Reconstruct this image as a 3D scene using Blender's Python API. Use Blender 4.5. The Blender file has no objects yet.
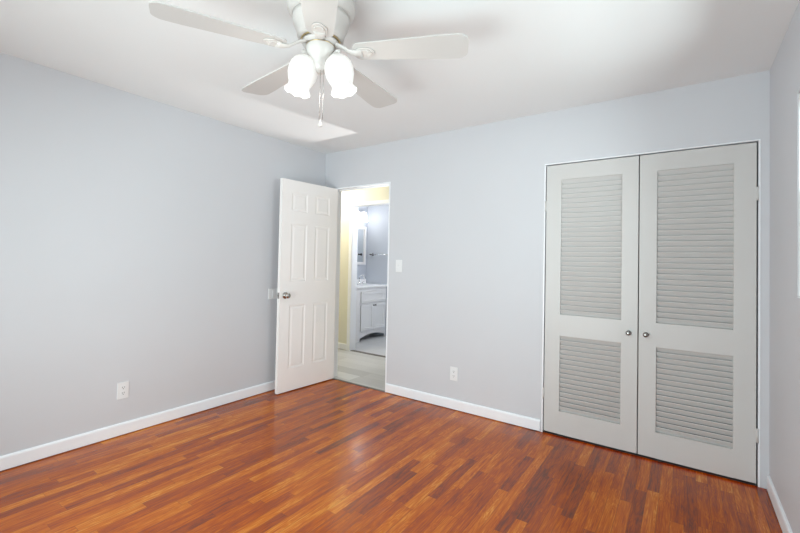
import bpy, bmesh, math, random
from mathutils import Vector, Matrix

S = bpy.context.scene
COL = S.collection
PI = math.pi

# ------------------------------------------------------------------ room sizes (metres)
XL, XR = -3.263, 0.401          # side walls
YB, YF = 3.170, -0.55           # wall with the closet, wall behind the camera
H = 2.44
T = 0.11                        # partition thickness
DOOR_L, DOOR_R = -3.118, -2.376  # clear opening of the doorway
CL_L, CL_R = -0.878, 0.352      # closet opening
DH = 2.032
WY0, WY1, WZ0, WZ1 = 1.15, 2.452, 1.148, 2.045   # side window
HY = 4.28                       # far side of the hall
BATH_L, BATH_FAR = -4.62, 5.53

# ------------------------------------------------------------------ camera
cam_d = bpy.data.cameras.new('camera')
cam = bpy.data.objects.new('camera', cam_d)
COL.objects.link(cam)
r_ = Vector((0.81774, 0.57523, 0.02013)); f_ = Vector((-0.57556, 0.81750, 0.02042))
f_.normalize(); u_ = r_.cross(f_).normalized(); r_ = f_.cross(u_).normalized()
m4 = Matrix((r_, u_, -f_)).transposed().to_4x4()
m4.translation = Vector((0, 0, 1.274))
cam.matrix_world = m4
cam_d.sensor_width = 36.0
cam_d.lens = 405.49 / 800 * 36.0
cam_d.shift_y = -(266.5 - 252.6) / 800
cam_d.clip_start = 0.02
S.camera = cam

# ------------------------------------------------------------------ world, daylight, exposure
w = bpy.data.worlds.new('daylight'); S.world = w; w.use_nodes = True
bg = w.node_tree.nodes['Background']
bg.inputs['Color'].default_value = (0.83, 0.95, 0.97, 1)
bg.inputs['Strength'].default_value = 1.2

def area(name, loc, aim, sx, sy, power, col):
    d = bpy.data.lights.new(name, 'AREA'); d.shape = 'RECTANGLE'; d.size = sx; d.size_y = sy
    d.energy = power; d.color = col
    o = bpy.data.objects.new(name, d); COL.objects.link(o); o.location = loc
    o.rotation_euler = Vector(aim).to_track_quat('-Z', 'Y').to_euler()
    return o
DAY = (0.935, 0.96, 0.99)
area('daylight_side_window', (XR + 0.50, (WY0 + WY1) / 2, 1.65), (-1, 0, 0.0), 1.35, 0.95, 42, DAY)
area('daylight_side_ground', (XR + 0.45, (WY0 + WY1) / 2, 0.95), (-0.9, 0, 1.0), 1.35, 0.7, 24, DAY)
area('rear_fill', (-1.5, YF - 0.45, 1.30), (0.08, 1, 0.05), 2.6, 2.0, 94, DAY)  # added fill coming through the unseen rear opening
area('rear_fill_up', (-0.8, YF - 0.50, 0.35), (0.1, 1, 0.9), 1.8, 0.7, 62, DAY)  # added fill aimed upward to brighten the ceiling

S.view_settings.view_transform = 'Standard'
S.view_settings.look = 'None'
S.view_settings.gamma = 1.0
S.view_settings.use_curve_mapping = False
S.view_settings.exposure = -0.25
try:
    S.cycles.max_bounces = 12; S.cycles.diffuse_bounces = 8
    S.cycles.caustics_reflective = False; S.cycles.caustics_refractive = False
    S.cycles.use_denoising = True
    S.cycles.sample_clamp_indirect = 6.0
except Exception:
    pass

# ------------------------------------------------------------------ materials
def principled(name, col, rough=0.5, metal=0.0, spec=0.5):
    m = bpy.data.materials.new(name); m.use_nodes = True
    b = m.node_tree.nodes['Principled BSDF']
    b.inputs['Base Color'].default_value = (*col, 1)
    b.inputs['Roughness'].default_value = rough
    b.inputs['Metallic'].default_value = metal
    b.inputs['Specular IOR Level'].default_value = spec
    return m

def paint(name, col, rough=0.5, bump=0.04, scale=180.0, var=0.02, spec=0.4):
    """painted surface: faint roller texture and a trace of unevenness in tone"""
    m = principled(name, col, rough, 0, spec)
    nt = m.node_tree; N = nt.nodes; L = nt.links; b = N['Principled BSDF']
    tc = N.new('ShaderNodeTexCoord')
    n1 = N.new('ShaderNodeTexNoise'); n1.inputs['Scale'].default_value = scale; n1.inputs['Detail'].default_value = 3
    n2 = N.new('ShaderNodeTexNoise'); n2.inputs['Scale'].default_value = 2.2; n2.inputs['Detail'].default_value = 2
    L.new(tc.outputs['Object'], n1.inputs['Vector']); L.new(tc.outputs['Object'], n2.inputs['Vector'])
    mix = N.new('ShaderNodeMix'); mix.data_type = 'RGBA'
    mix.inputs['A'].default_value = (*[c * (1 - var) for c in col], 1)
    mix.inputs['B'].default_value = (*[min(1, c * (1 + var)) for c in col], 1)
    L.new(n2.outputs['Fac'], mix.inputs['Factor']); L.new(mix.outputs['Result'], b.inputs['Base Color'])
    bp = N.new('ShaderNodeBump'); bp.inputs['Strength'].default_value = bump; bp.inputs['Distance'].default_value = 0.002
    L.new(n1.outputs['Fac'], bp.inputs['Height']); L.new(bp.outputs['Normal'], b.inputs['Normal'])
    return m

def planks(name, width, length, ramp, along='Y', rough=0.25, grain=1.0, gap=(0.05, 0.02, 0.012), gapw=0.018, coat=0.0, spec=0.5, fine=0.0, tonew=0.72, gapk=0.75, band=False):
    m = bpy.data.materials.new(name); m.use_nodes = True
    nt = m.node_tree; N = nt.nodes; L = nt.links; b = N['Principled BSDF']
    def math_(op, a, c=None, cl=False):
        n = N.new('ShaderNodeMath'); n.operation = op; n.use_clamp = cl
        for i, v in enumerate((a, c)):
            if v is None: continue
            if isinstance(v, (int, float)): n.inputs[i].default_value = v
            else: L.new(v, n.inputs[i])
        return n.outputs[0]
    tc = N.new('ShaderNodeTexCoord'); sp = N.new('ShaderNodeSeparateXYZ'); L.new(tc.outputs['Object'], sp.inputs[0])
    X, Y = (sp.outputs['X'], sp.outputs['Y']) if along == 'Y' else (sp.outputs['Y'], sp.outputs['X'])
    row = math_('DIVIDE', X, width); ri = math_('FLOOR', row); rf = math_('FRACT', row)
    wn = N.new('ShaderNodeTexWhiteNoise'); wn.noise_dimensions = '1D'; L.new(ri, wn.inputs['W'])
    off = math_('MULTIPLY', wn.outputs['Value'], 7.31)
    lv = math_('ADD', math_('MULTIPLY', wn.outputs['Value'], 0.5), 0.75)
    yy = math_('ADD', math_('DIVIDE', math_('DIVIDE', Y, length), lv), off)
    yi = math_('FLOOR', yy); yf = math_('FRACT', yy)
    cb = N.new('ShaderNodeCombineXYZ'); L.new(ri, cb.inputs[0]); L.new(yi, cb.inputs[1])
    wp = N.new('ShaderNodeTexWhiteNoise'); wp.noise_dimensions = '3D'; L.new(cb.outputs[0], wp.inputs['Vector'])
    # grain: noise stretched along the board, shifted per board
    g = N.new('ShaderNodeCombineXYZ')
    L.new(math_('ADD', math_('MULTIPLY', X, 55.0), math_('MULTIPLY', wp.outputs['Value'], 40)), g.inputs[0])
    L.new(math_('MULTIPLY', Y, 3.2), g.inputs[1]); L.new(math_('MULTIPLY', wp.outputs['Value'], 91.0), g.inputs[2])
    gn = N.new('ShaderNodeTexNoise'); gn.inputs['Scale'].default_value = 1.0; gn.inputs['Detail'].default_value = 6
    gn.inputs['Roughness'].default_value = 0.62; gn.inputs['Distortion'].default_value = 0.6
    L.new(g.outputs[0], gn.inputs['Vector'])
    g2 = N.new('ShaderNodeCombineXYZ')
    L.new(math_('ADD', math_('MULTIPLY', X, 16.0), math_('MULTIPLY', wp.outputs['Value'], 17)), g2.inputs[0])
    L.new(math_('MULTIPLY', Y, 1.7), g2.inputs[1]); L.new(math_('MULTIPLY', wp.outputs['Value'], 33.0), g2.inputs[2])
    wv = N.new('ShaderNodeTexNoise'); wv.inputs['Scale'].default_value = 1.3; wv.inputs['Detail'].default_value = 2; wv.inputs['Distortion'].default_value = 1.4
    L.new(g2.outputs[0], wv.inputs['Vector'])
    rings = math_('FRACT', math_('MULTIPLY', wv.outputs['Fac'], 9.0))
    rings = math_('ABSOLUTE', math_('SUBTRACT', rings, 0.5))
    # tone of each board plus a slow drift over the floor
    dr = N.new('ShaderNodeTexNoise'); dr.inputs['Scale'].default_value = 0.55; dr.inputs['Detail'].default_value = 1
    L.new(tc.outputs['Object'], dr.inputs['Vector'])
    tone = math_('ADD', math_('MULTIPLY', math_('POWER', wp.outputs['Value'], 0.85), tonew),
                 math_('ADD', math_('MULTIPLY', math_('SUBTRACT', gn.outputs['Fac'], 0.5), 0.62 * grain),
                       math_('MULTIPLY', math_('SUBTRACT', rings, 0.25), 0.30 * grain)))
    tone = math_('ADD', tone, math_('MULTIPLY', math_('SUBTRACT', dr.outputs['Fac'], 0.5), 0.45))
    if fine:
        g3 = N.new('ShaderNodeCombineXYZ')
        L.new(math_('MULTIPLY', X, 210.0), g3.inputs[0]); L.new(math_('MULTIPLY', Y, 7.0), g3.inputs[1]); L.new(math_('MULTIPLY', wp.outputs['Value'], 57.0), g3.inputs[2])
        fn = N.new('ShaderNodeTexNoise'); fn.inputs['Scale'].default_value = 1.0; fn.inputs['Detail'].default_value = 3; L.new(g3.outputs[0], fn.inputs['Vector'])
        tone = math_('ADD', tone, math_('MULTIPLY', math_('SUBTRACT', fn.outputs['Fac'], 0.5), fine))
        # flecks and streaks that run over several boards
        g4 = N.new('ShaderNodeCombineXYZ'); L.new(math_('MULTIPLY', X, 11.0), g4.inputs[0]); L.new(math_('MULTIPLY', Y, 2.1), g4.inputs[1])
        sn = N.new('ShaderNodeTexNoise'); sn.inputs['Scale'].default_value = 1.0; sn.inputs['Detail'].default_value = 4; sn.inputs['Roughness'].default_value = 0.6; L.new(g4.outputs[0], sn.inputs['Vector'])
        tone = math_('ADD', tone, math_('MULTIPLY', math_('SUBTRACT', sn.outputs['Fac'], 0.5), 0.75))
    tone = math_('ADD', tone, 0.20 if fine else 0.14, True)
    cr = N.new('ShaderNodeValToRGB'); L.new(tone, cr.inputs[0])
    el = cr.color_ramp.elements
    while len(el) > 1: el.remove(el[-1])
    el[0].position = ramp[0][0]; el[0].color = (*ramp[0][1], 1)
    for p_, c_ in ramp[1:]:
        e = el.new(p_); e.color = (*c_, 1)
    # joints
    ex = math_('MULTIPLY', math_('SUBTRACT', 0.5, math_('ABSOLUTE', math_('SUBTRACT', rf, 0.5))), width)
    ey = math_('MULTIPLY', math_('MULTIPLY', math_('SUBTRACT', 0.5, math_('ABSOLUTE', math_('SUBTRACT', yf, 0.5))), length), lv)
    ed = math_('MINIMUM', ex, ey)
    jm = math_('SUBTRACT', 1.0, math_('DIVIDE', ed, gapw * 0.1), True)
    mx = N.new('ShaderNodeMix'); mx.data_type = 'RGBA'; L.new(math_('MULTIPLY', jm, gapk), mx.inputs['Factor'])
    L.new(cr.outputs[0], mx.inputs['A']); mx.inputs['B'].default_value = (*gap, 1)
    res = mx.outputs['Result']
    if band:
        # strip of old, redder finish left along the closet sill
        wob = math_('MULTIPLY', math_('SUBTRACT', sn.outputs['Fac'], 0.5), 0.05)
        k1 = math_('MULTIPLY', math_('SUBTRACT', math_('ADD', Y, wob), 3.105), 40.0, True)
        k2 = math_('MULTIPLY', math_('ADD', X, 0.90), 12.0, True)
        bm_ = N.new('ShaderNodeMix'); bm_.data_type = 'RGBA'; bm_.blend_type = 'MULTIPLY'
        L.new(math_('MULTIPLY', math_('MULTIPLY', k1, k2), 0.8), bm_.inputs['Factor']); L.new(res, bm_.inputs['A']); bm_.inputs['B'].default_value = (0.95, 0.45, 0.25, 1)
        res = bm_.outputs['Result']
    L.new(res, b.inputs['Base Color'])
    L.new(math_('ADD', math_('MULTIPLY', gn.outputs['Fac'], 0.10), rough - 0.05), b.inputs['Roughness'])
    bp = N.new('ShaderNodeBump'); bp.inputs['Strength'].default_value = 0.25; bp.inputs['Distance'].default_value = 0.001
    tilt = math_('MULTIPLY', math_('SUBTRACT', wp.outputs['Value'], 0.5), rf)
    L.new(math_('ADD', math_('MULTIPLY', jm, -1.0), math_('ADD', math_('MULTIPLY', gn.outputs['Fac'], 0.22), math_('MULTIPLY', tilt, 0.5))), bp.inputs['Height'])
    L.new(bp.outputs['Normal'], b.inputs['Normal'])
    b.inputs['Specular IOR Level'].default_value = spec
    b.inputs['Coat Weight'].default_value = coat; b.inputs['Coat Roughness'].default_value = 0.12
    return m

def tiles(name, size, col, grout, rough=0.3):
    m = principled(name, col, rough)
    nt = m.node_tree; N = nt.nodes; L = nt.links; b = N['Principled BSDF']
    tc = N.new('ShaderNodeTexCoord'); br = N.new('ShaderNodeTexBrick')
    L.new(tc.outputs['Object'], br.inputs['Vector'])
    br.inputs['Scale'].default_value = 1.0; br.inputs['Brick Width'].default_value = size; br.inputs['Row Height'].default_value = size
    br.inputs['Mortar Size'].default_value = 0.003; br.offset = 0.0
    br.inputs['Color1'].default_value = (*col, 1); br.inputs['Color2'].default_value = (*[c * 0.94 for c in col], 1)
    br.inputs['Mortar'].default_value = (*grout, 1)
    L.new(br.outputs['Color'], b.inputs['Base Color'])
    return m

def glass_pane(name, tint=(0.93, 0.98, 0.97)):
    m = bpy.data.materials.new(name); m.use_nodes = True
    nt = m.node_tree; N = nt.nodes; L = nt.links
    N.remove(N['Principled BSDF'])
    tr = N.new('ShaderNodeBsdfTransparent'); tr.inputs[0].default_value = (*tint, 1)
    gl = N.new('ShaderNodeBsdfGlossy'); gl.inputs['Roughness'].default_value = 0.02
    fr = N.new('ShaderNodeFresnel'); fr.inputs[0].default_value = 1.2
    mx = N.new('ShaderNodeMixShader'); L.new(fr.outputs[0], mx.inputs[0]); L.new(tr.outputs[0], mx.inputs[1]); L.new(gl.outputs[0], mx.inputs[2])
    L.new(mx.outputs[0], N['Material Output'].inputs['Surface'])
    return m

def lit_glass(name, col, strength):
    """frosted glass of a lamp that is switched on"""
    m = principled(name, (0.5, 0.5, 0.49), 0.35)
    b = m.node_tree.nodes['Principled BSDF']
    b.inputs['Emission Color'].default_value = (*col, 1); b.inputs['Emission Strength'].default_value = strength
    return m

M = {}
M['wall'] = paint('wall_paint_pale_grey', (0.60, 0.61, 0.64), 0.55, 0.05)
M['ceiling'] = paint('ceiling_paint', (0.80, 0.812, 0.815), 0.7, 0.08, 120)
M['trim'] = paint('trim_gloss_white', (0.85, 0.87, 0.905), 0.35, 0.02)
M['door'] = paint('door_warm_white', (0.90, 0.875, 0.862), 0.35, 0.02, 140)
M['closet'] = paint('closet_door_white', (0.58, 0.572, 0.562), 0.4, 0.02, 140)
M['dark'] = principled('closet_shade_dark', (0.10, 0.09, 0.085), 0.9)  # shade of the closed closet put into the colour
M['hallwall'] = paint('hall_cream_paint', (0.74, 0.72, 0.60), 0.6, 0.04)
M['bathwall'] = paint('bath_lilac_blue_paint', (0.47, 0.50, 0.56), 0.5, 0.03)
M['oak'] = planks('red_oak_strip', 0.057, 0.62,
                  [(0.0, (0.13, 0.040, 0.020)), (0.2, (0.245, 0.050, 0.015)), (0.5, (0.415, 0.080, 0.006)), (0.75, (0.56, 0.145, 0.008)), (1.0, (0.70, 0.270, 0.034))],
                  'Y', 0.185, 1.35, spec=0.34, fine=0.75, tonew=0.54, gapk=0.5, band=True)
M['vinyl'] = planks('grey_vinyl_plank', 0.18, 1.2,
                    [(0.0, (0.38, 0.375, 0.37)), (0.5, (0.51, 0.505, 0.50)), (1.0, (0.64, 0.635, 0.63))], 'X', 0.4, 0.8, (0.15, 0.14, 0.13))
M['bathtile'] = tiles('bath_grey_tile', 0.3, (0.56, 0.56, 0.57), (0.42, 0.42, 0.43))
M['threshold'] = principled('threshold_strip', (0.12, 0.10, 0.085), 0.45)
M['chrome'] = principled('polished_chrome', (0.75, 0.75, 0.76), 0.12, 1.0)
M['nickel'] = principled('satin_nickel', (0.44, 0.42, 0.40), 0.24, 1.0)
M['pewter'] = principled('pewter', (0.27, 0.26, 0.25), 0.28, 1.0)
M['bronze'] = principled('dark_bronze', (0.10, 0.085, 0.08), 0.3, 0.9)
M['brass'] = principled('brass_band', (0.62, 0.48, 0.26), 0.3, 1.0)
M['fan'] = paint('fan_white_enamel', (0.60, 0.575, 0.55), 0.28, 0.0)
M['blade'] = paint('fan_blade_white', (0.55, 0.54, 0.525), 0.4, 0.02)
M['fanshade'] = lit_glass('frosted_glass_lit', (1.0, 0.985, 0.95), 0.50)
M['plastic'] = principled('white_plastic', (0.78, 0.79, 0.80), 0.35)
M['slot'] = principled('slot_dark', (0.04, 0.04, 0.045), 0.6)
M['vanity'] = paint('vanity_white', (0.77, 0.765, 0.77), 0.35, 0.01)
M['counter'] = principled('white_countertop', (0.86, 0.86, 0.87), 0.2)
M['mirror'] = principled('mirror_silver', (0.88, 0.92, 0.94), 0.02, 1.0)
M['bathshade'] = lit_glass('bath_lamp_glass_lit', (1.0, 0.99, 0.97), 11.0)
M['glass'] = glass_pane('window_glass')
M['vinylframe'] = paint('window_vinyl_white', (0.78, 0.80, 0.81), 0.35, 0.0)
M['winframe_in'] = M['vinylframe']

# ------------------------------------------------------------------ mesh helpers
class MB:
    """collects shapes and links them as ONE mesh object"""
    def __init__(s): s.bm = bmesh.new()
    def _mi(s, faces, mi, smooth=False):
        for f in faces:
            f.material_index = mi; f.smooth = smooth
    def box(s, a, b, mi=0, bevel=0.0, mat=None, seg=2):
        x0, y0, z0 = [min(p, q) for p, q in zip(a, b)]; x1, y1, z1 = [max(p, q) for p, q in zip(a, b)]
        r = bmesh.ops.create_cube(s.bm, size=1.0); vs = r['verts']
        for v in vs:
            v.co = Vector(((x0 + x1) / 2 + v.co.x * (x1 - x0), (y0 + y1) / 2 + v.co.y * (y1 - y0), (z0 + z1) / 2 + v.co.z * (z1 - z0)))
        fs = list({f for v in vs for f in v.link_faces})
        if bevel:
            es = list({e for v in vs for e in v.link_edges})
            r2 = bmesh.ops.bevel(s.bm, geom=es, offset=bevel, segments=seg, affect='EDGES', profile=0.5)
            fs = list({f for v in r2['verts'] for f in v.link_faces}); vs = list({v for f in fs for v in f.verts})
        if mat is not None: bmesh.ops.transform(s.bm, matrix=mat, verts=vs)
        s._mi(fs, mi)
        return vs
    def lathe(s, prof, n=48, mi=0, mat=None, cap=True, smooth=True):
        """prof: (r, z) pairs, revolved about z"""
        rings = []; vs = []
        for r, z in prof:
            if r < 1e-6: rg = [s.bm.verts.new((0, 0, z))]
            else: rg = [s.bm.verts.new((r * math.cos(2 * PI * k / n), r * math.sin(2 * PI * k / n), z)) for k in range(n)]
            rings.append(rg); vs += rg
        fs = []
        for A, B in zip(rings, rings[1:]):
            for k in range(n):
                k2 = (k + 1) % n
                if len(A) == 1 and len(B) == 1: continue
                if len(A) == 1: fs.append(s.bm.faces.new((A[0], B[k2], B[k])))
                elif len(B) == 1: fs.append(s.bm.faces.new((A[k], A[k2], B[0])))
                else: fs.append(s.bm.faces.new((A[k], A[k2], B[k2], B[k])))
        s._mi(fs, mi, smooth)
        if cap:
            cf = []
            for rg in (rings[0], rings[-1]):
                if len(rg) > 1: cf.append(s.bm.faces.new(rg))
            s._mi(cf, mi, False)
        if mat is not None: bmesh.ops.transform(s.bm, matrix=mat, verts=vs)
        return vs
    def tube(s, pts, r, n=10, mi=0, mat=None, flat=None):
        """tube through pts; r a number or one per point; flat = (rx, ry) factors"""
        pts = [Vector(p) for p in pts]; rs = r if isinstance(r, (list, tuple)) else [r] * len(pts)
        rings = []; vs = []; up = Vector((0, 0, 1))
        for i, p in enumerate(pts):
            d = (pts[min(i + 1, len(pts) - 1)] - pts[max(i - 1, 0)]).normalized()
            a = d.cross(up)
            if a.length < 1e-3: a = d.cross(Vector((1, 0, 0)))
            a.normalize(); b = a.cross(d).normalized()
            fx, fy = flat if flat else (1, 1)
            rg = [s.bm.verts.new(p + a * (rs[i] * fx * math.cos(2 * PI * k / n)) + b * (rs[i] * fy * math.sin(2 * PI * k / n))) for k in range(n)]
            rings.append(rg); vs += rg
        fs = []
        for A, B in zip(rings, rings[1:]):
            for k in range(n):
                k2 = (k + 1) % n; fs.append(s.bm.faces.new((A[k], A[k2], B[k2], B[k])))
        s._mi(fs, mi, True)
        s._mi([s.bm.faces.new(rings[0]), s.bm.faces.new(rings[-1])], mi)
        if mat is not None: bmesh.ops.transform(s.bm, matrix=mat, verts=vs)
        return vs
    def prism(s, outline, z0, z1, mi=0, mat=None, smooth=False):
        """closed outline of (x, y) extruded from z0 to z1"""
        A = [s.bm.verts.new((x, y, z0)) for x, y in outline]; B = [s.bm.verts.new((x, y, z1)) for x, y in outline]
        n = len(A); fs = [s.bm.faces.new(list(reversed(A))), s.bm.faces.new(B)]
        sd = [s.bm.faces.new((A[k], A[(k + 1) % n], B[(k + 1) % n], B[k])) for k in range(n)]
        s._mi(fs, mi); s._mi(sd, mi, smooth)
        if mat is not None: bmesh.ops.transform(s.bm, matrix=mat, verts=A + B)
        return A + B
    def quad(s, pts, mi=0):
        f = s.bm.faces.new([s.bm.verts.new(p) for p in pts]); s._mi([f], mi); return f
    def build(s, name, mats, parent=None, loc=None, rotz=None):
        bmesh.ops.recalc_face_normals(s.bm, faces=s.bm.faces)
        me = bpy.data.meshes.new(name); s.bm.to_mesh(me); s.bm.free()
        for m in (mats if isinstance(mats, (list, tuple)) else [mats]): me.materials.append(m)
        o = bpy.data.objects.new(name, me); COL.objects.link(o)
        if parent is not None: o.parent = parent
        if loc is not None: o.location = loc
        if rotz is not None: o.rotation_euler = (0, 0, rotz)
        return o

def tag(o, label=None, cat=None, group=None, kind=None):
    if label: o['label'] = label
    if cat: o['category'] = cat
    if group: o['group'] = group
    if kind: o['kind'] = kind
    return o
def thing(name, label, cat, loc=(0, 0, 0), rotz=0, group=None, kind=None):
    o = bpy.data.objects.new(name, None); COL.objects.link(o); o.empty_display_size = 0.1
    o.location = loc; o.rotation_euler = (0, 0, rotz)
    return tag(o, label, cat, group, kind)
def copy_tree(o, parent=None):
    c = o.copy(); COL.objects.link(c)
    if parent is not None: c.parent = parent
    for ch in list(o.children): copy_tree(ch, c)
    return c
def struct(mb, name, mats, label, cat):
    return tag(mb.build(name, mats), label, cat, None, 'structure')

# ================================================================== THE SETTING
mb = MB(); mb.box((XL - T, YF - T, -0.12), (XR + T, YB + 0.005, 0))
struct(mb, 'floor', M['oak'], 'glossy red brown oak strip floor of the bedroom', 'floor')
mb = MB(); mb.box((XL - T, YF - T, H), (XR + T, YB + T, H + 0.1))
struct(mb, 'ceiling', M['ceiling'], 'smooth white ceiling above the bedroom', 'ceiling')
mb = MB(); mb.box((XL - T, YF - T, 0), (XL, YB + T, H))
struct(mb, 'wall_left', M['wall'], 'long blank pale grey wall behind the open door', 'wall')
mb = MB()
for a, b in (((XL, 0), (DOOR_L - 0.014, H)), ((DOOR_L - 0.014, DH + 0.014), (DOOR_R + 0.014, H)), ((DOOR_R + 0.014, 0), (CL_L - 0.010, H)),
             ((CL_L - 0.010, DH + 0.006), (CL_R + 0.009, H)), ((CL_R + 0.009, 0), (XR, H))):
    mb.box((a[0], YB, a[1]), (b[0], YB + T, b[1]))
struct(mb, 'wall_back', M['wall'], 'pale grey wall holding the doorway and the louvered closet', 'wall')
mb = MB()
mb.box((XR, YF - T, 0), (XR + T, YB + T, WZ0)); mb.box((XR, YF - T, WZ1), (XR + T, YB + T, H))
mb.box((XR, YF - T, WZ0), (XR + T, WY0, WZ1)); mb.box((XR, WY1, WZ0), (XR + T, YB + T, WZ1))
struct(mb, 'wall_right', M['wall'], 'narrow sliver of pale grey wall around the bright window', 'wall')
RX0, RX1, RZ0, RZ1 = -3.00, -0.30, 0.06, 2.12
mb = MB()
mb.box((XL, YF - T, 0), (XR, YF, RZ0)); mb.box((XL, YF - T, RZ1), (XR, YF, H))
mb.box((XL, YF - T, RZ0), (RX0, YF, RZ1)); mb.box((RX1, YF - T, RZ0), (XR, YF, RZ1))
struct(mb, 'wall_rear', M['wall'], 'pale grey wall behind the viewer with a wide opening for fill light', 'wall')

# baseboards: flat board with a small rounded top, a hair above the floor
def baseboard(name, x0, y0, x1, y1, nx, ny, label, hgt=0.088, th=0.013):
    """board from (x0,y0) to (x1,y1) on the wall, (nx,ny) pointing into the room"""
    mb = MB(); prof = [(0, 0.007), (th, 0.007), (th, hgt - 0.012), (th * 0.8, hgt - 0.004), (th * 0.45, hgt), (0, hgt)]
    A = [mb.bm.verts.new((x0 + nx * p, y0 + ny * p, z)) for p, z in prof]; B = [mb.bm.verts.new((x1 + nx * p, y1 + ny * p, z)) for p, z in prof]
    n = len(prof)
    for k in range(n): mb.bm.faces.new((A[k], A[(k + 1) % n], B[(k + 1) % n], B[k]))
    mb.bm.faces.new(A); mb.bm.faces.new(list(reversed(B)))
    return struct(mb, name, M['trim'], label, 'baseboard')
baseboard('baseboard_left', XL, YF, XL, YB, 1, 0, 'long white baseboard running under the blank wall to the open door')
baseboard('baseboard_back', DOOR_R + 0.012, YB, CL_L - 0.018, YB, 0, -1, 'white baseboard between the doorway and the louvered closet')
baseboard('baseboard_right', XR, YF, XR, YB - 0.02, -1, 0, 'white baseboard under the window wall beside the closet')
baseboard('baseboard_corner', XL + 0.013, YB, DOOR_L - 0.014, YB, 0, -1, 'short white baseboard in the corner behind the open door')

# doorway lining
mb = MB()
mb.box((DOOR_L - 0.014, YB - 0.003, 0), (DOOR_L, YB + T + 0.003, DH), bevel=0.001)
mb.box((DOOR_R, YB - 0.003, 0), (DOOR_R + 0.014, YB + T + 0.003, DH), bevel=0.001)
mb.box((DOOR_L - 0.014, YB - 0.003, DH), (DOOR_R + 0.014, YB + T + 0.003, DH + 0.014), bevel=0.001)
mb.box((DOOR_R - 0.010, YB + 0.045, 0), (DOOR_R, YB + 0.08, DH))
mb.box((DOOR_L, YB + 0.045, DH - 0.010), (DOOR_R, YB + 0.08, DH))
struct(mb, 'trim_1', M['trim'], 'slim white lining of the doorway to the hall', 'door frame')
# closet lining
mb = MB()
mb.box((CL_L - 0.010, YB - 0.003, 0), (CL_L, YB + T, DH - 0.002), bevel=0.001)
mb.box((CL_R, YB - 0.003, 0), (CL_R + 0.009, YB + T, DH - 0.002), bevel=0.001)
mb.box((CL_L - 0.010, YB - 0.003, DH - 0.002), (CL_R + 0.009, YB + T, DH + 0.006), bevel=0.001)
struct(mb, 'trim_2', M['trim'], 'thin white frame around the louvered closet doors', 'door frame')
# closet inside
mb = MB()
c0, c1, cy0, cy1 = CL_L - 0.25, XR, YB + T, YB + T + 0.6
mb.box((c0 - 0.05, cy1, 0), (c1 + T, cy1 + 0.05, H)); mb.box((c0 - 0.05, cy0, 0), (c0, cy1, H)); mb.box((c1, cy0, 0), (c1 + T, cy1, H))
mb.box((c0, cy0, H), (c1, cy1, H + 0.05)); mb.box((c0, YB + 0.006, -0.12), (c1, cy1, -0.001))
struct(mb, 'wall_closet', M['dark'], 'closet inside coloured dark for shade behind the louvers', 'wall')

# ------------------------------------------------------------------ side window (double hung, seen edge-on)
def window(name, label, p0, axis, w_, z0, z1, inward):
    """p0: lower start corner on the inner wall face; axis: unit along the wall; inward: unit into the room"""
    t = thing(name, label, 'window', p0, 0, None, 'structure')
    ax = Vector(axis); nv = Vector(inward); hh = z1 - z0
    rot = Matrix((ax, -nv, Vector((0, 0, 1)))).transposed().to_4x4()     # local: x along, y outward, z up
    fw, fz, d0, d1 = 0.004, 0.032, 0.004, 0.085
    mb = MB()
    mb.box((0, d0, 0), (fw, d1, hh), mat=rot, bevel=0.0012); mb.box((w_ - fw, d0, 0), (w_, d1, hh), mat=rot, bevel=0.0012)
    mb.box((fw, d0, 0), (w_ - fw, d1, 0.012), mat=rot, bevel=0.003); mb.box((fw, d0, hh - fz), (w_ - fw, d1, hh), mat=rot, bevel=0.003)
    mb.build('window_frame', M['vinylframe'], t)
    zm = hh / 2
    for (a, b, dd) in ((0.0045, zm + 0.02, 0.008), (zm - 0.02, hh - fz, 0.034)):
        mb = MB(); sw, sz = 0.008, 0.036
        mb.box((fw, dd, a), (fw + sw, dd + 0.02, b), mat=rot, bevel=0.002); mb.box((w_ - fw - sw, dd, a), (w_ - fw, dd + 0.02, b), mat=rot, bevel=0.002)
        mb.box((fw + sw, dd, a), (w_ - fw - sw, dd + 0.02, a + sz), mat=rot, bevel=0.002); mb.box((fw + sw, dd, b - sz), (w_ - fw - sw, dd + 0.02, b), mat=rot, bevel=0.002)
        sash = mb.build('sash', M['vinylframe'], t)
        mb = MB(); mb.box((fw + sw, dd + 0.008, a + sz), (w_ - fw - sw, dd + 0.012, b - sz), mat=rot)
        mb.build('pane', M['glass'], sash)
    mb = MB(); mb.box((0.001, 0.0, 0.0), (w_ - 0.001, 0.006, 0.005), mat=rot, bevel=0.001); mb.build('sill', M['trim'], t)
    return t
window('window_1', 'bright daylit white window at the edge of the wall beside the closet', (XR, WY1, WZ0), (0, -1, 0), WY1 - WY0, WZ0, WZ1, (-1, 0, 0))
window('fill_window', 'unseen wide floor length window added behind the viewer for fill light', (RX0, YF, RZ0), (1, 0, 0), RX1 - RX0, RZ0, RZ1, (0, 1, 0))  # unseen window added for fill, carried down to light the low walls

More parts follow.
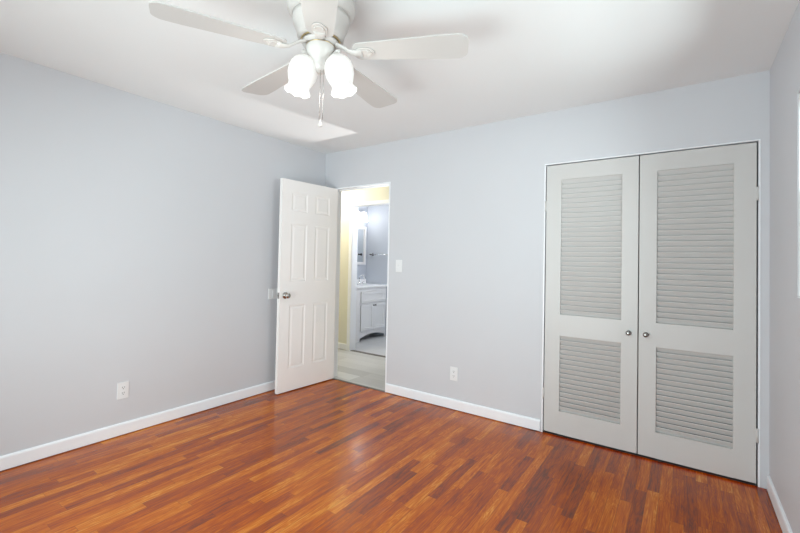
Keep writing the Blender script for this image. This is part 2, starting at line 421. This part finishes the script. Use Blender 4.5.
# ------------------------------------------------------------------ hall and bathroom shell
HX0, HX1 = -4.75, -1.2
mb = MB(); mb.box((HX0, YB + 0.005, -0.12), (HX1, HY + 0.02, 0.001)); struct(mb, 'floor_hall', M['vinyl'], 'grey vinyl plank floor of the hall past the doorway', 'floor')
mb = MB(); mb.box((HX0, YB + T, H), (HX1, HY + T, H + 0.1)); struct(mb, 'ceiling_hall', M['ceiling'], 'white ceiling over the hall', 'ceiling')
BD_L, BD_R = -3.835, -3.06
mb = MB()
mb.box((HX0, HY, 0), (BD_L - 0.014, HY + T, H)); mb.box((BD_L - 0.014, HY, DH + 0.014), (BD_R + 0.014, HY + T, H)); mb.box((BD_R + 0.014, HY, 0), (HX1, HY + T, H))
struct(mb, 'wall_hall', M['hallwall'], 'cream hall wall around the bathroom doorway', 'wall')
mb = MB(); mb.box((HX0 - 0.1, YB + T, 0), (HX0, HY + T, H)); mb.box((HX1, YB + T, 0), (HX1 + 0.1, HY + T, H)); mb.box((HX0, YB + T - 0.01, 0), (XL - T, YB + T, H))
struct(mb, 'wall_hall_end', M['hallwall'], 'cream end walls of the hall', 'wall')
mb = MB()
mb.box((BD_L - 0.014, HY - 0.003, 0), (BD_L, HY + T, DH)); mb.box((BD_R, HY - 0.003, 0), (BD_R + 0.014, HY + T, DH)); mb.box((BD_L - 0.014, HY - 0.003, DH), (BD_R + 0.014, HY + T, DH + 0.014))
mb.box((BD_L - 0.060, HY - 0.012, 0), (BD_L - 0.004, HY, DH + 0.055), bevel=0.003); mb.box((BD_R + 0.004, HY - 0.012, 0), (BD_R + 0.060, HY, DH + 0.055), bevel=0.003)
mb.box((BD_L - 0.004, HY - 0.012, DH + 0.004), (BD_R + 0.004, HY, DH + 0.05), bevel=0.003)
bt = struct(mb, 'trim_3', M['trim'], 'white casing around the bathroom doorway across the hall', 'door frame')
baseboard('baseboard_hall', HX0, HY, BD_L - 0.061, HY, 0, -1, 'white baseboard of the hall beside the bathroom doorway')
mb = MB(); mb.box((BD_L, HY + 0.0, 0), (BD_R, HY + 0.06, 0.006), bevel=0.002); struct(mb, 'trim_4', M['threshold'], 'dark threshold strip under the bathroom doorway', 'threshold')
mb = MB(); mb.box((DOOR_L - 0.0, YB - 0.012, 0), (DOOR_R, YB + 0.016, 0.005), bevel=0.002); struct(mb, 'trim_5', M['threshold'], 'dark strip between the red oak floor and grey hall floor', 'threshold')
mb = MB(); mb.box((BATH_L - 0.1, HY + 0.02, -0.12), (-2.8, BATH_FAR + 0.1, 0)); struct(mb, 'floor_bath', M['bathtile'], 'pale grey tiled bathroom floor under the vanity', 'floor')
mb = MB(); mb.box((BATH_L - 0.1, HY + T, 0), (BATH_L, BATH_FAR + 0.1, H)); struct(mb, 'wall_bath_left', M['bathwall'], 'pale blue bathroom wall carrying the mirror', 'wall')
mb = MB(); mb.box((BATH_L, BATH_FAR, 0), (-2.8, BATH_FAR + 0.1, H)); struct(mb, 'wall_bath_back', M['bathwall'], 'pale blue bathroom wall carrying the towel bar', 'wall')
mb = MB(); mb.box((-2.8, HY + T, 0), (-2.7, BATH_FAR + 0.1, H)); struct(mb, 'wall_bath_right', M['bathwall'], 'pale blue bathroom wall opposite the mirror', 'wall')
mb = MB(); mb.box((BATH_L, HY + T, H), (-2.8, BATH_FAR, H + 0.1)); struct(mb, 'ceiling_bath', M['ceiling'], 'white ceiling over the bathroom', 'ceiling')

def lamp(name, loc, power, col, radius=0.05):
    d = bpy.data.lights.new(name, 'POINT'); d.energy = power; d.color = col; d.shadow_soft_size = radius
    o = bpy.data.objects.new(name, d); COL.objects.link(o); o.location = loc; return o
lamp('hall_ceiling_lamp', (-4.15, 3.78, 2.25), 23, (1.0, 0.945, 0.88), 0.08)
# the lamp low in the hall, round the corner, that throws the wedge on the bedroom ceiling
d = bpy.data.lights.new('hall_uplight', 'SPOT'); d.energy = 95; d.spot_size = math.radians(36); d.spot_blend = 0.7; d.shadow_soft_size = 0.02; d.color = (1, 0.99, 0.97)
o = bpy.data.objects.new('hall_uplight', d); COL.objects.link(o); o.location = (-2.265, 4.04, 1.11)
o.rotation_euler = (Vector((-2.56, 2.60, 2.44)) - o.location).to_track_quat('-Z', 'Y').to_euler()
lamp('bath_fill_light', (-3.15, 4.9, 1.9), 30, (0.95, 0.97, 1.0), 0.10)  # added fill at head height to brighten the vanity

# ================================================================== ENTRY DOOR
DW, DT = 0.702, 0.035
DHT = 2.022
def paneled_face(mb, y, s, xs, zs, panels, X1, Z1):
    """flat door face at depth y (s = +1 faces +y) with raised panels; xs, zs the grid lines"""
    def P(x, yy, z): return (x, yy, z)
    for i in range(len(xs) - 1):
        for j in range(len(zs) - 1):
            x0, x1, z0, z1 = xs[i], xs[i + 1], zs[j], zs[j + 1]
            if (i, j) not in panels:
                mb.quad([P(x0, y, z0), P(x1, y, z0), P(x1, y, z1), P(x0, y, z1)]); continue
            rings = []
            for ins, dep in ((0, 0), (0.005, 0.0022), (0.013, 0.0042), (0.020, 0.0042), (0.036, 0.0012), (0.040, 0.001)):
                yy = y - s * dep
                rings.append([P(x0 + ins, yy, z0 + ins), P(x1 - ins, yy, z0 + ins), P(x1 - ins, yy, z1 - ins), P(x0 + ins, yy, z1 - ins)])
            for A, B in zip(rings, rings[1:]):
                for k in range(4): mb.quad([A[k], A[(k + 1) % 4], B[(k + 1) % 4], B[k]])
            mb.quad(rings[-1])
xs = [0, 0.112, 0.300, 0.400, 0.590, DW]
zs = [0, 0.215, 0.815, 1.045, 1.600, 1.720, 1.905, DHT]
pan = {(i, j) for i in (1, 3) for j in (1, 3, 5)}
mb = MB()
paneled_face(mb, 0, 1, xs, zs, pan, DW, DHT); paneled_face(mb, -DT, -1, xs, zs, pan, DW, DHT)
for a, b in (((0, 0), (DW, 0)), ((DW, 0), (DW, DHT)), ((DW, DHT), (0, DHT)), ((0, DHT), (0, 0))):
    mb.quad([(a[0], 0, a[1]), (b[0], 0, b[1]), (b[0], -DT, b[1]), (a[0], -DT, a[1])])
bmesh.ops.remove_doubles(mb.bm, verts=mb.bm.verts, dist=1e-5)
door1 = mb.build('door_1', M['door'], None, (-3.060, YB - 0.006, 0.010), math.radians(-93.4))
tag(door1, 'white six panel door standing open against the blank wall', 'door', None, 'structure')
kz = 0.915
def knob_mb():
    mb = MB()
    mb.lathe([(0.0, 0), (0.032, 0), (0.032, 0.004), (0.027, 0.009), (0.013, 0.012), (0.011, 0.024), (0.016, 0.030), (0.0235, 0.038), (0.0258, 0.047), (0.0235, 0.055), (0.016, 0.060), (0.0, 0.062)], 32)
    return mb
for s in (1, -1):
    kb = knob_mb().build('door_knob', M['nickel'], door1)
    kb.location = (DW - 0.062, 0 if s > 0 else -DT, kz); kb.rotation_euler = (math.radians(-90 * s), 0, 0)
    kb['label'] = 'round satin nickel knob'
mb = MB(); mb.box((DW - 0.0005, -DT / 2 - 0.012, kz - 0.028), (DW + 0.0015, -DT / 2 + 0.012, kz + 0.028)); mb.box((DW, -DT / 2 - 0.006, kz - 0.007), (DW + 0.010, -DT / 2 + 0.006, kz + 0.007), bevel=0.002)
mb.build('latch', M['nickel'], door1)
for z in (0.20, 1.0, 1.80):
    mb = MB(); mb.lathe([(0.0055, 0), (0.0055, 0.085)], 12, mat=Matrix.Translation((0.0, -DT - 0.004, z - 0.0425)))
    mb.box((-0.001, -DT - 0.002, z - 0.042), (0.0005, -0.004, z + 0.042))
    mb.build('hinge', M['trim'], door1)

# ================================================================== CLOSET DOORS
SL_P, SL_W, SL_T = 0.0355, 0.0415, 0.0075
def louver_panel(x0, x1, z0, z1, parent):
    """slats set at an angle in the opening, front edge high"""
    mb = MB(); n = round((z1 - z0) / SL_P); p_ = (z1 - z0) / n
    for k in range(n):
        zc = z0 + (k + 0.5) * p_
        mat = Matrix.Translation(((x0 + x1) / 2, 0.0180, zc)) @ Matrix.Rotation(math.radians(LOUV), 4, 'X')
        mb.box((-(x1 - x0) / 2 - 0.004, -SL_W / 2, -SL_T / 2), ((x1 - x0) / 2 + 0.004, SL_W / 2, SL_T / 2), bevel=0.0032, mat=mat)
    return mb.build('louver_panel', M['closet'], parent)
LOUV = -60.0
def closet_door(name, label, X0, X1, knob_x, hinge_x, ux0, ux1):
    w_ = X1 - X0; th = 0.035; zb, zt = 0.014, 2.022
    t = thing(name, label, 'closet door', (X0, YB + 0.002, zb), 0, None, 'structure')
    h = zt - zb
    L0, L1 = ux0 - X0, ux1 - X0
    a0, a1, b0, b1 = 0.183 - zb, 0.742 - zb, 0.898 - zb, 1.908 - zb
    mb = MB()
    bv = 0.0025
    mb.box((0, 0, 0), (L0, th, h), bevel=bv); mb.box((L1, 0, 0), (w_, th, h), bevel=bv)
    for z0, z1 in ((0, a0), (a1, b0), (b1, h)):
        mb.box((L0 - 0.0028, 0.0, z0), (L1 + 0.0028, th, z1))
    mb.build('door_frame', M['closet'], t)
    louver_panel(L0, L1, a0, a1, t); louver_panel(L0, L1, b0, b1, t)
    mb = MB(); mb.lathe([(0.0, 0), (0.0165, 0), (0.016, 0.003), (0.009, 0.007), (0.008, 0.014), (0.0135, 0.019), (0.0155, 0.025), (0.0135, 0.030), (0.007, 0.032), (0.0, 0.0325)], 28)
    k = mb.build('knob', M['pewter'], t); k.location = (knob_x - X0, 0, 0.815 - zb); k.rotation_euler = (PI / 2, 0, 0)
    k['label'] = 'small dark pewter knob'
    for z in (0.295, 1.715):
        mb = MB(); hx = hinge_x - X0
        mb.box((hx - 0.010, -0.0035, z - 0.040 - zb), (hx + 0.010, 0.001, z + 0.040 - zb), bevel=0.001)
        mb.tube([(hx, -0.004, z - 0.041 - zb), (hx, -0.004, z + 0.041 - zb)], 0.005, 10)
        mb.build('hinge', M['closet'], t)
    return t
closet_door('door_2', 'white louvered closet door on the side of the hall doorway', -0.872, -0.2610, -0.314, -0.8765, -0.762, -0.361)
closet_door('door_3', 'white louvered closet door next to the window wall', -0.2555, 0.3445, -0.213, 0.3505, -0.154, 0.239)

# ================================================================== CEILING FAN
FX, FY = -1.354, 1.267
fan = thing('ceiling_fan', 'white five blade ceiling fan with two lit bell shades', 'ceiling fan', (FX, FY, H))
mb = MB()
mb.lathe([(0.136, 0), (0.149, -0.006), (0.151, -0.035), (0.150, -0.046), (0.146, -0.050), (0.1445, -0.058), (0.141, -0.062), (0.137, -0.068), (0.128, -0.074)], 64)
mb.build('ceiling_ring', M['fan'], fan)
mb = MB()
mb.lathe([(0.128, -0.074), (0.1265, -0.095), (0.122, -0.115), (0.113, -0.133), (0.107, -0.147), (0.1055, -0.160), (0.103, -0.172), (0.094, -0.179), (0.060, -0.181)], 64)
mb.build('motor_housing', M['fan'], fan)
mb = MB(); mb.lathe([(0.088, -0.180), (0.090, -0.183), (0.088, -0.186)], 48); mb.build('brass_band', M['brass'], fan)
mb = MB(); mb.lathe([(0.082, -0.186), (0.082, -0.200), (0.05, -0.204)], 48); mb.build('flywheel', M['fan'], fan)
mb = MB()
mb.lathe([(0.050, -0.203), (0.0630, -0.205), (0.0635, -0.212), (0.062, -0.225), (0.056, -0.245), (0.046, -0.262), (0.040, -0.275), (0.038, -0.300), (0.030, -0.318), (0.014, -0.326), (0.0, -0.328)], 48)
hub = mb.build('switch_housing', M['fan'], fan)
mb = MB(); mb.lathe([(0.0632, -0.2045), (0.0645, -0.2065), (0.0632, -0.2085)], 48); mb.build('rim_band', M['brass'], hub)

BZ = -0.2355
def make_blade():
    """blade along +x, underside down, pitched about its length"""
    mb = MB(); out = []
    r0, r1 = 0.155, 0.660
    def half(r):
        return 0.054 + (0.079 - 0.054) * min(1.0, (r - r0) / 0.40)
    top = []
    for k in range(0, 9):                                    # rounded root
        a = PI / 2 * k / 8; top.append((r0 + 0.030 * (1 - math.sin(a)) if False else r0 + 0.030 - 0.030 * math.cos(a), half(r0 + 0.03) - 0.030 + 0.030 * math.sin(a)))
    for k in range(1, 12): r = r0 + 0.03 + (r1 - 0.045 - r0 - 0.03) * k / 12; top.append((r, half(r)))
    hw = half(r1)
    for k in range(0, 9):
        a = PI / 2 * k / 8; top.append((r1 - 0.045 + 0.045 * math.sin(a), hw - 0.045 + 0.045 * math.cos(a)))
    outl = top + [(x, -y) for x, y in reversed(top)]
    mb.prism(outl, -0.003, 0.003, smooth=False)
    return mb
PITCH = math.radians(-7.5)
def make_iron():
    mb = MB()
    # arm from the flywheel, dipping then rising to a round medallion under the blade root
    pts = [(0.060, 0, 0.038), (0.085, 0, 0.033), (0.112, 0, 0.018), (0.138, 0, -0.002), (0.165, 0, -0.009), (0.195, 0, -0.009)]
    mb.tube(pts, [0.018, 0.017, 0.016, 0.017, 0.021, 0.026], 14, flat=(1.0, 0.40))
    o = [(0.204 + 0.044 * math.cos(2 * PI * k / 36), 0.032 * math.sin(2 * PI * k / 36)) for k in range(36)]
    mb.prism(o, -0.0085, -0.0035, smooth=True)
    o = [(0.203 + 0.034 * math.cos(2 * PI * k / 36), 0.024 * math.sin(2 * PI * k / 36)) for k in range(36)]
    mb.prism(o, -0.0125, -0.0085, smooth=True)
    for px, py in ((0.222, 0.015), (0.222, -0.015), (0.185, 0)):
        mb.lathe([(0.0, -0.0165), (0.004, -0.0155), (0.005, -0.012)], 10, mat=Matrix.Translation((px, py, 0)))
    return mb
b0 = make_blade().build('blade', M['blade'], fan)
i0 = make_iron().build('blade_bracket', M['fan'], b0)
for k in range(5):
    b = b0 if k == 0 else copy_tree(b0, fan)
    b.location = (0, 0, BZ)
    b.rotation_euler = Matrix.Rotation(math.radians(243.27 - 72 * k), 3, 'Z').to_4x4().to_euler()
    b.rotation_euler = (Matrix.Rotation(math.radians(243.27 - 72 * k), 4, 'Z') @ Matrix.Rotation(PITCH, 4, 'X')).to_euler()

# light kit: four arms with lit frosted bell shades
SP = [(0.020, 0.0), (0.034, -0.004), (0.050, -0.018), (0.0605, -0.038), (0.065, -0.062), (0.0635, -0.088), (0.056, -0.110), (0.049, -0.126), (0.047, -0.138), (0.051, -0.152), (0.059, -0.166)]
def make_shade():
    mb = MB(); n = 48; rings = []
    for (r, z) in SP + [(r - 0.003, z + 0.001) for r, z in reversed(SP)]:
        ring = []
        lip = max(0.0, (-z - 0.136) / 0.027)
        for k in range(n):
            a = 2 * PI * k / n
            rr = r * (1 + 0.035 * lip * math.cos(8 * a)); zz = z + 0.003 * lip * math.cos(8 * a)
            ring.append(mb.bm.verts.new((rr * math.cos(a), rr * math.sin(a), zz)))
        rings.append(ring)
    for A, B in zip(rings, rings[1:] + rings[:1]):
        for k in range(n):
            f = mb.bm.faces.new((A[k], A[(k + 1) % n], B[(k + 1) % n], B[k])); f.smooth = True
    return mb
mb = MB()
mb.tube([(0.025, 0, 0.012), (0.012, 0, 0.016), (0.004, 0, 0.010), (0, 0, 0.0)], 0.012, 12)
mb.lathe([(0.012, 0.012), (0.022, 0.004), (0.024, -0.010), (0.021, -0.012)], 24)
arm0 = None
TILT = math.radians(14)
arms = []
for k in range(2):
    az = math.radians(28.0 + 187.0 * k)
    rr_ = (0.072, 0.060)[k]
    holder_m = Matrix.Translation((rr_ * math.cos(az), rr_ * math.sin(az), -0.250)) @ Matrix.Rotation(az, 4, 'Z') @ Matrix.Rotation(-TILT, 4, 'Y')
    if k == 0:
        arm0 = mb.build('lamp_holder', M['fan'], fan)
        sh0 = make_shade().build('lamp_shade', M['fanshade'], arm0); sh0.location = (0, 0, -0.004)
        mb2 = MB(); mb2.lathe([(0.0, -0.095), (0.012, -0.093), (0.019, -0.082), (0.0205, -0.070), (0.017, -0.055), (0.012, -0.040), (0.012, -0.012)], 20, mat=None)
        mb2.build('bulb', M['fanshade'], arm0)
        a_ = arm0
    else:
        a_ = copy_tree(arm0, fan)
    a_.matrix_local = holder_m
# pull chains
for (dx, dy, z1, fob) in ((0.017, -0.014, -0.545, True), (0.029, -0.006, -0.545, False)):
    pts = [(dx * 0.9, dy * 0.9, -0.300), (dx, dy, -0.33), (dx, dy, z1)]
    mb = MB(); mb.tube(pts, 0.0012, 6)
    for q in range(int((-0.33 - z1) / 0.008)):
        mb.lathe([(0, 0.0018), (0.0019, 0), (0, -0.0018)], 6, mat=Matrix.Translation((dx, dy, -0.33 - 0.008 * q)))
    ch = mb.build('pull_chain', M['nickel'], fan)
    if fob:
        mb = MB(); mb.lathe([(0, 0.003), (0.003, 0.0), (0.005, -0.012), (0.0095, -0.026), (0.008, -0.031), (0, -0.032)], 16)
        fb = mb.build('chain_pull', M['fan'], ch); fb.location = (dx + 0.004, dy + 0.003, z1)
for k in range(2):
    az = math.radians(28.0 + 187.0 * k)
    lamp('fan_bulb_light', (FX + 0.135 * math.cos(az), FY + 0.135 * math.sin(az), 1.985), 1.7, (1.0, 0.95, 0.88), 0.04)

# ================================================================== WALL PLATES
def plate_local(mb, w_, h_, t_=0.005):
    mb.box((-w_ / 2, -t_, -h_ / 2), (w_ / 2, 0, h_ / 2), bevel=0.0018)
def outlet(name, label, loc, rotz):
    t = thing(name, label, 'power outlet', loc, rotz)
    mb = MB(); plate_local(mb, 0.072, 0.116); mb.lathe([(0.0, 0), (0.003, 0), (0.0025, 0.001), (0, 0.0012)], 12, mat=Matrix.Translation((0, -0.005, 0)) @ Matrix.Rotation(PI / 2, 4, 'X'))
    mb.build('cover_plate', M['plastic'], t)
    for s in (1, -1):
        mb = MB(); z = 0.0195 * s
        o = [(0.0165 * math.cos(2 * PI * k / 32), max(-0.0125, min(0.0125, 0.0165 * math.sin(2 * PI * k / 32)))) for k in range(32)]
        mb.prism(o, 0.0, 0.0025, mat=Matrix.Translation((0, -0.0045, z)) @ Matrix.Rotation(PI / 2, 4, 'X'))
        mb.box((-0.0075, -0.0074, z - 0.001), (-0.0048, -0.0068, z + 0.0075), 1); mb.box((0.0048, -0.0074, z - 0.001), (0.0075, -0.0068, z + 0.0075), 1)
        mb.lathe([(0.0, 0), (0.0028, 0), (0.0028, 0.0006), (0, 0.0006)], 12, 1, mat=Matrix.Translation((0, -0.0068, z - 0.0075)) @ Matrix.Rotation(PI / 2, 4, 'X'))
        mb.build('receptacle', [M['plastic'], M['slot']], t)
    return t
outlet('wall_outlet', 'white double outlet low on the long blank wall above the baseboard', (XL, 1.250, 0.316), math.radians(90))
outlet('wall_outlet', 'white double outlet low between the doorway and the closet', (-1.634, YB, 0.306), 0)
t = thing('light_switch', 'white toggle light switch beside the doorway to the hall', 'light switch', (-2.240, YB, 1.225))
mb = MB(); plate_local(mb, 0.072, 0.116)
mb.box((-0.006, -0.0062, -0.013), (0.006, -0.0045, 0.013)); mb.build('cover_plate', M['plastic'], t)
mb = MB(); mb.box((-0.004, -0.016, -0.004), (0.004, -0.004, 0.004), bevel=0.001, mat=Matrix.Rotation(math.radians(-25), 4, 'X')); mb.build('toggle', M['plastic'], t)
mb = MB(); mb.box((0, -0.060, -0.050), (0.005, 0.060, 0.050), bevel=0.0018); mb.box((0.0045, -0.014, -0.034), (0.008, 0.014, 0.034), bevel=0.001)
tag(mb.build('wall_plate', M['plastic'], None, (XL, 2.517, 0.932)), 'white wall plate half hidden behind the open door at knob height', 'wall plate')

# ================================================================== BATHROOM THINGS
VX, VY0, VY1 = -4.144, 4.60, 5.505
van = thing('vanity_cabinet', 'white bathroom vanity cabinet with arched toe kick', 'vanity', ((VX + BATH_L) / 2, (VY0 + VY1) / 2, 0))
ox, oy = (VX + BATH_L) / 2, (VY0 + VY1) / 2
hx, hy = (VX - BATH_L) / 2 - 0.003, (VY1 - VY0) / 2
mb = MB()
mb.box((-hx, -hy, 0.10), (hx - 0.02, hy, 0.835)); mb.box((-hx, -hy, 0), (-hx + 0.02, hy, 0.10))
# face frame: stiles, rails and the arch at the foot
ya, yb_ = 4.845 - oy, 5.485 - oy
mb.box((hx - 0.02, -hy, 0.0), (hx, ya, 0.835), bevel=0.002); mb.box((hx - 0.02, yb_, 0.0), (hx, hy, 0.835), bevel=0.002)
mb.box((hx - 0.02, ya, 0.775), (hx, yb_, 0.835)); mb.box((hx - 0.02, ya, 0.575), (hx, yb_, 0.60))
arch = [(ya, 0.155), (ya, 0.045)] + [(ya + (yb_ - ya) * k / 16, 0.045 + 0.052 * math.sin(PI * k / 16)) for k in range(1, 16)] + [(yb_, 0.045), (yb_, 0.155)]
mb.prism(arch, 0, 0.02, mat=Matrix.Translation((hx - 0.02, 0, 0)) @ Matrix(((0, 0, 1, 0), (1, 0, 0, 0), (0, 1, 0, 0), (0, 0, 0, 1))))
mb.build('cabinet_body', M['vanity'], van)
def shaker(mb, y0, y1, z0, z1, fr=0.045):
    x0 = hx; x1 = hx + 0.016
    mb.box((x0, y0, z0), (x1, y0 + fr, z1), bevel=0.0015); mb.box((x0, y1 - fr, z0), (x1, y1, z1), bevel=0.0015)
    mb.box((x0, y0 + fr, z0), (x1, y1 - fr, z0 + fr), bevel=0.0015); mb.box((x0, y0 + fr, z1 - fr), (x1, y1 - fr, z1), bevel=0.0015)
    mb.box((x0, y0 + fr - 0.002, z0 + fr - 0.002), (x0 + 0.006, y1 - fr + 0.002, z1 - fr + 0.002))
mb = MB(); shaker(mb, ya + 0.004, yb_ - 0.004, 0.602, 0.772, 0.04); mb.build('drawer', M['vanity'], van)
ym = (ya + yb_) / 2
for (a, b, ky) in ((ya + 0.004, ym - 0.0015, ym - 0.024), (ym + 0.0015, yb_ - 0.004, ym + 0.024)):
    mb = MB(); shaker(mb, a, b, 0.158, 0.573); dr = mb.build('door', M['vanity'], van)
    mb = MB(); mb.lathe([(0, 0), (0.006, 0), (0.006, 0.012), (0.013, 0.018), (0.013, 0.024), (0, 0.027)], 16, mat=Matrix.Translation((hx + 0.016, ky, 0.552)) @ Matrix.Rotation(PI / 2, 4, 'Y'))
    mb.build('knob', M['bronze'], dr)
mb = MB(); mb.box((-hx, -hy - 0.012, 0.836), (hx + 0.028, hy + 0.012, 0.868), bevel=0.004)
mb.box((-hx, -hy - 0.012, 0.868), (-hx + 0.018, hy + 0.012, 0.945), bevel=0.003)
tag(mb.build('countertop', M['counter'], None, (ox, oy, 0)), 'white sink countertop lying on the bathroom vanity', 'countertop')
t = thing('faucet', 'chrome gooseneck faucet on the vanity countertop', 'faucet', (-4.47, 5.18, 0.869))
mb = MB(); mb.lathe([(0, 0), (0.026, 0), (0.026, 0.006), (0.016, 0.012), (0.014, 0.05), (0.012, 0.055)], 24)
mb.tube([(0, 0, 0.05)] + [(0.055 - 0.055 * math.cos(PI * k / 10), 0, 0.11 + 0.045 * math.sin(PI * k / 10)) for k in range(0, 11)] + [(0.11, 0, 0.09)], 0.009, 12)
mb.build('spout', M['chrome'], t)
for s in (-1, 1):
    mb = MB(); mb.lathe([(0, 0), (0.02, 0), (0.018, 0.02), (0.010, 0.035), (0, 0.037)], 20, mat=Matrix.Translation((0, 0.075 * s, 0)))
    mb.tube([(0, 0.075 * s, 0.032), (0.03, 0.09 * s, 0.045)], 0.005, 8); mb.build('handle', M['chrome'], t)
t = thing('wall_mirror', 'white framed mirror hanging above the bathroom vanity', 'mirror', (BATH_L, 5.12, 1.525))
mb = MB(); my, mz, fr = 0.365, 0.330, 0.045
mb.box((0.002, -my, -mz), (0.032, -my + fr, mz), bevel=0.004); mb.box((0.002, my - fr, -mz), (0.032, my, mz), bevel=0.004)
mb.box((0.002, -my + fr, -mz), (0.032, my - fr, -mz + fr), bevel=0.004); mb.box((0.002, -my + fr, mz - fr), (0.032, my - fr, mz), bevel=0.004)
mb.build('mirror_frame', M['vanity'], t)
mb = MB(); mb.box((0.004, -my + fr - 0.004, -mz + fr - 0.004), (0.012, my - fr + 0.004, mz - fr + 0.004)); mb.build('mirror_glass', M['mirror'], t)
t = thing('vanity_light', 'lit glass wall lamp above the bathroom mirror', 'wall lamp', (BATH_L, 5.16, 2.10))
mb = MB(); mb.box((0.001, -0.26, -0.035), (0.028, 0.26, 0.035), bevel=0.008)
for yy in (-0.17, 0.0, 0.17): mb.tube([(0.02, yy, 0), (0.09, yy, 0.01), (0.10, yy, -0.01)], 0.008, 10)
mb.build('back_plate', M['chrome'], t)
for yy in (-0.17, 0.0, 0.17):
    mb = MB(); mb.lathe([(0.02, -0.005), (0.032, -0.02), (0.045, -0.07), (0.056, -0.13), (0.062, -0.165), (0.058, -0.165), (0.04, -0.07), (0.02, -0.02)], 24, mat=Matrix.Translation((0.10, yy, 0)), cap=False)
    mb.build('glass_shade', M['bathshade'], t)
t = thing('towel_bar', 'chrome towel bar on the blue bathroom wall', 'towel bar', (-4.22, BATH_FAR, 1.375))
mb = MB(); mb.tube([(-0.26, -0.065, 0), (0.30, -0.065, 0)], 0.008, 12); mb.build('bar', M['chrome'], t)
for xx in (-0.255, 0.295):
    mb = MB(); mb.lathe([(0, 0), (0.024, 0), (0.022, 0.008), (0.011, 0.014), (0.011, 0.06), (0.014, 0.066), (0.012, 0.078), (0, 0.08)], 20, mat=Matrix.Translation((xx, 0, 0)) @ Matrix.Rotation(PI / 2, 4, 'X')); mb.build('bracket', M['bronze'], t)
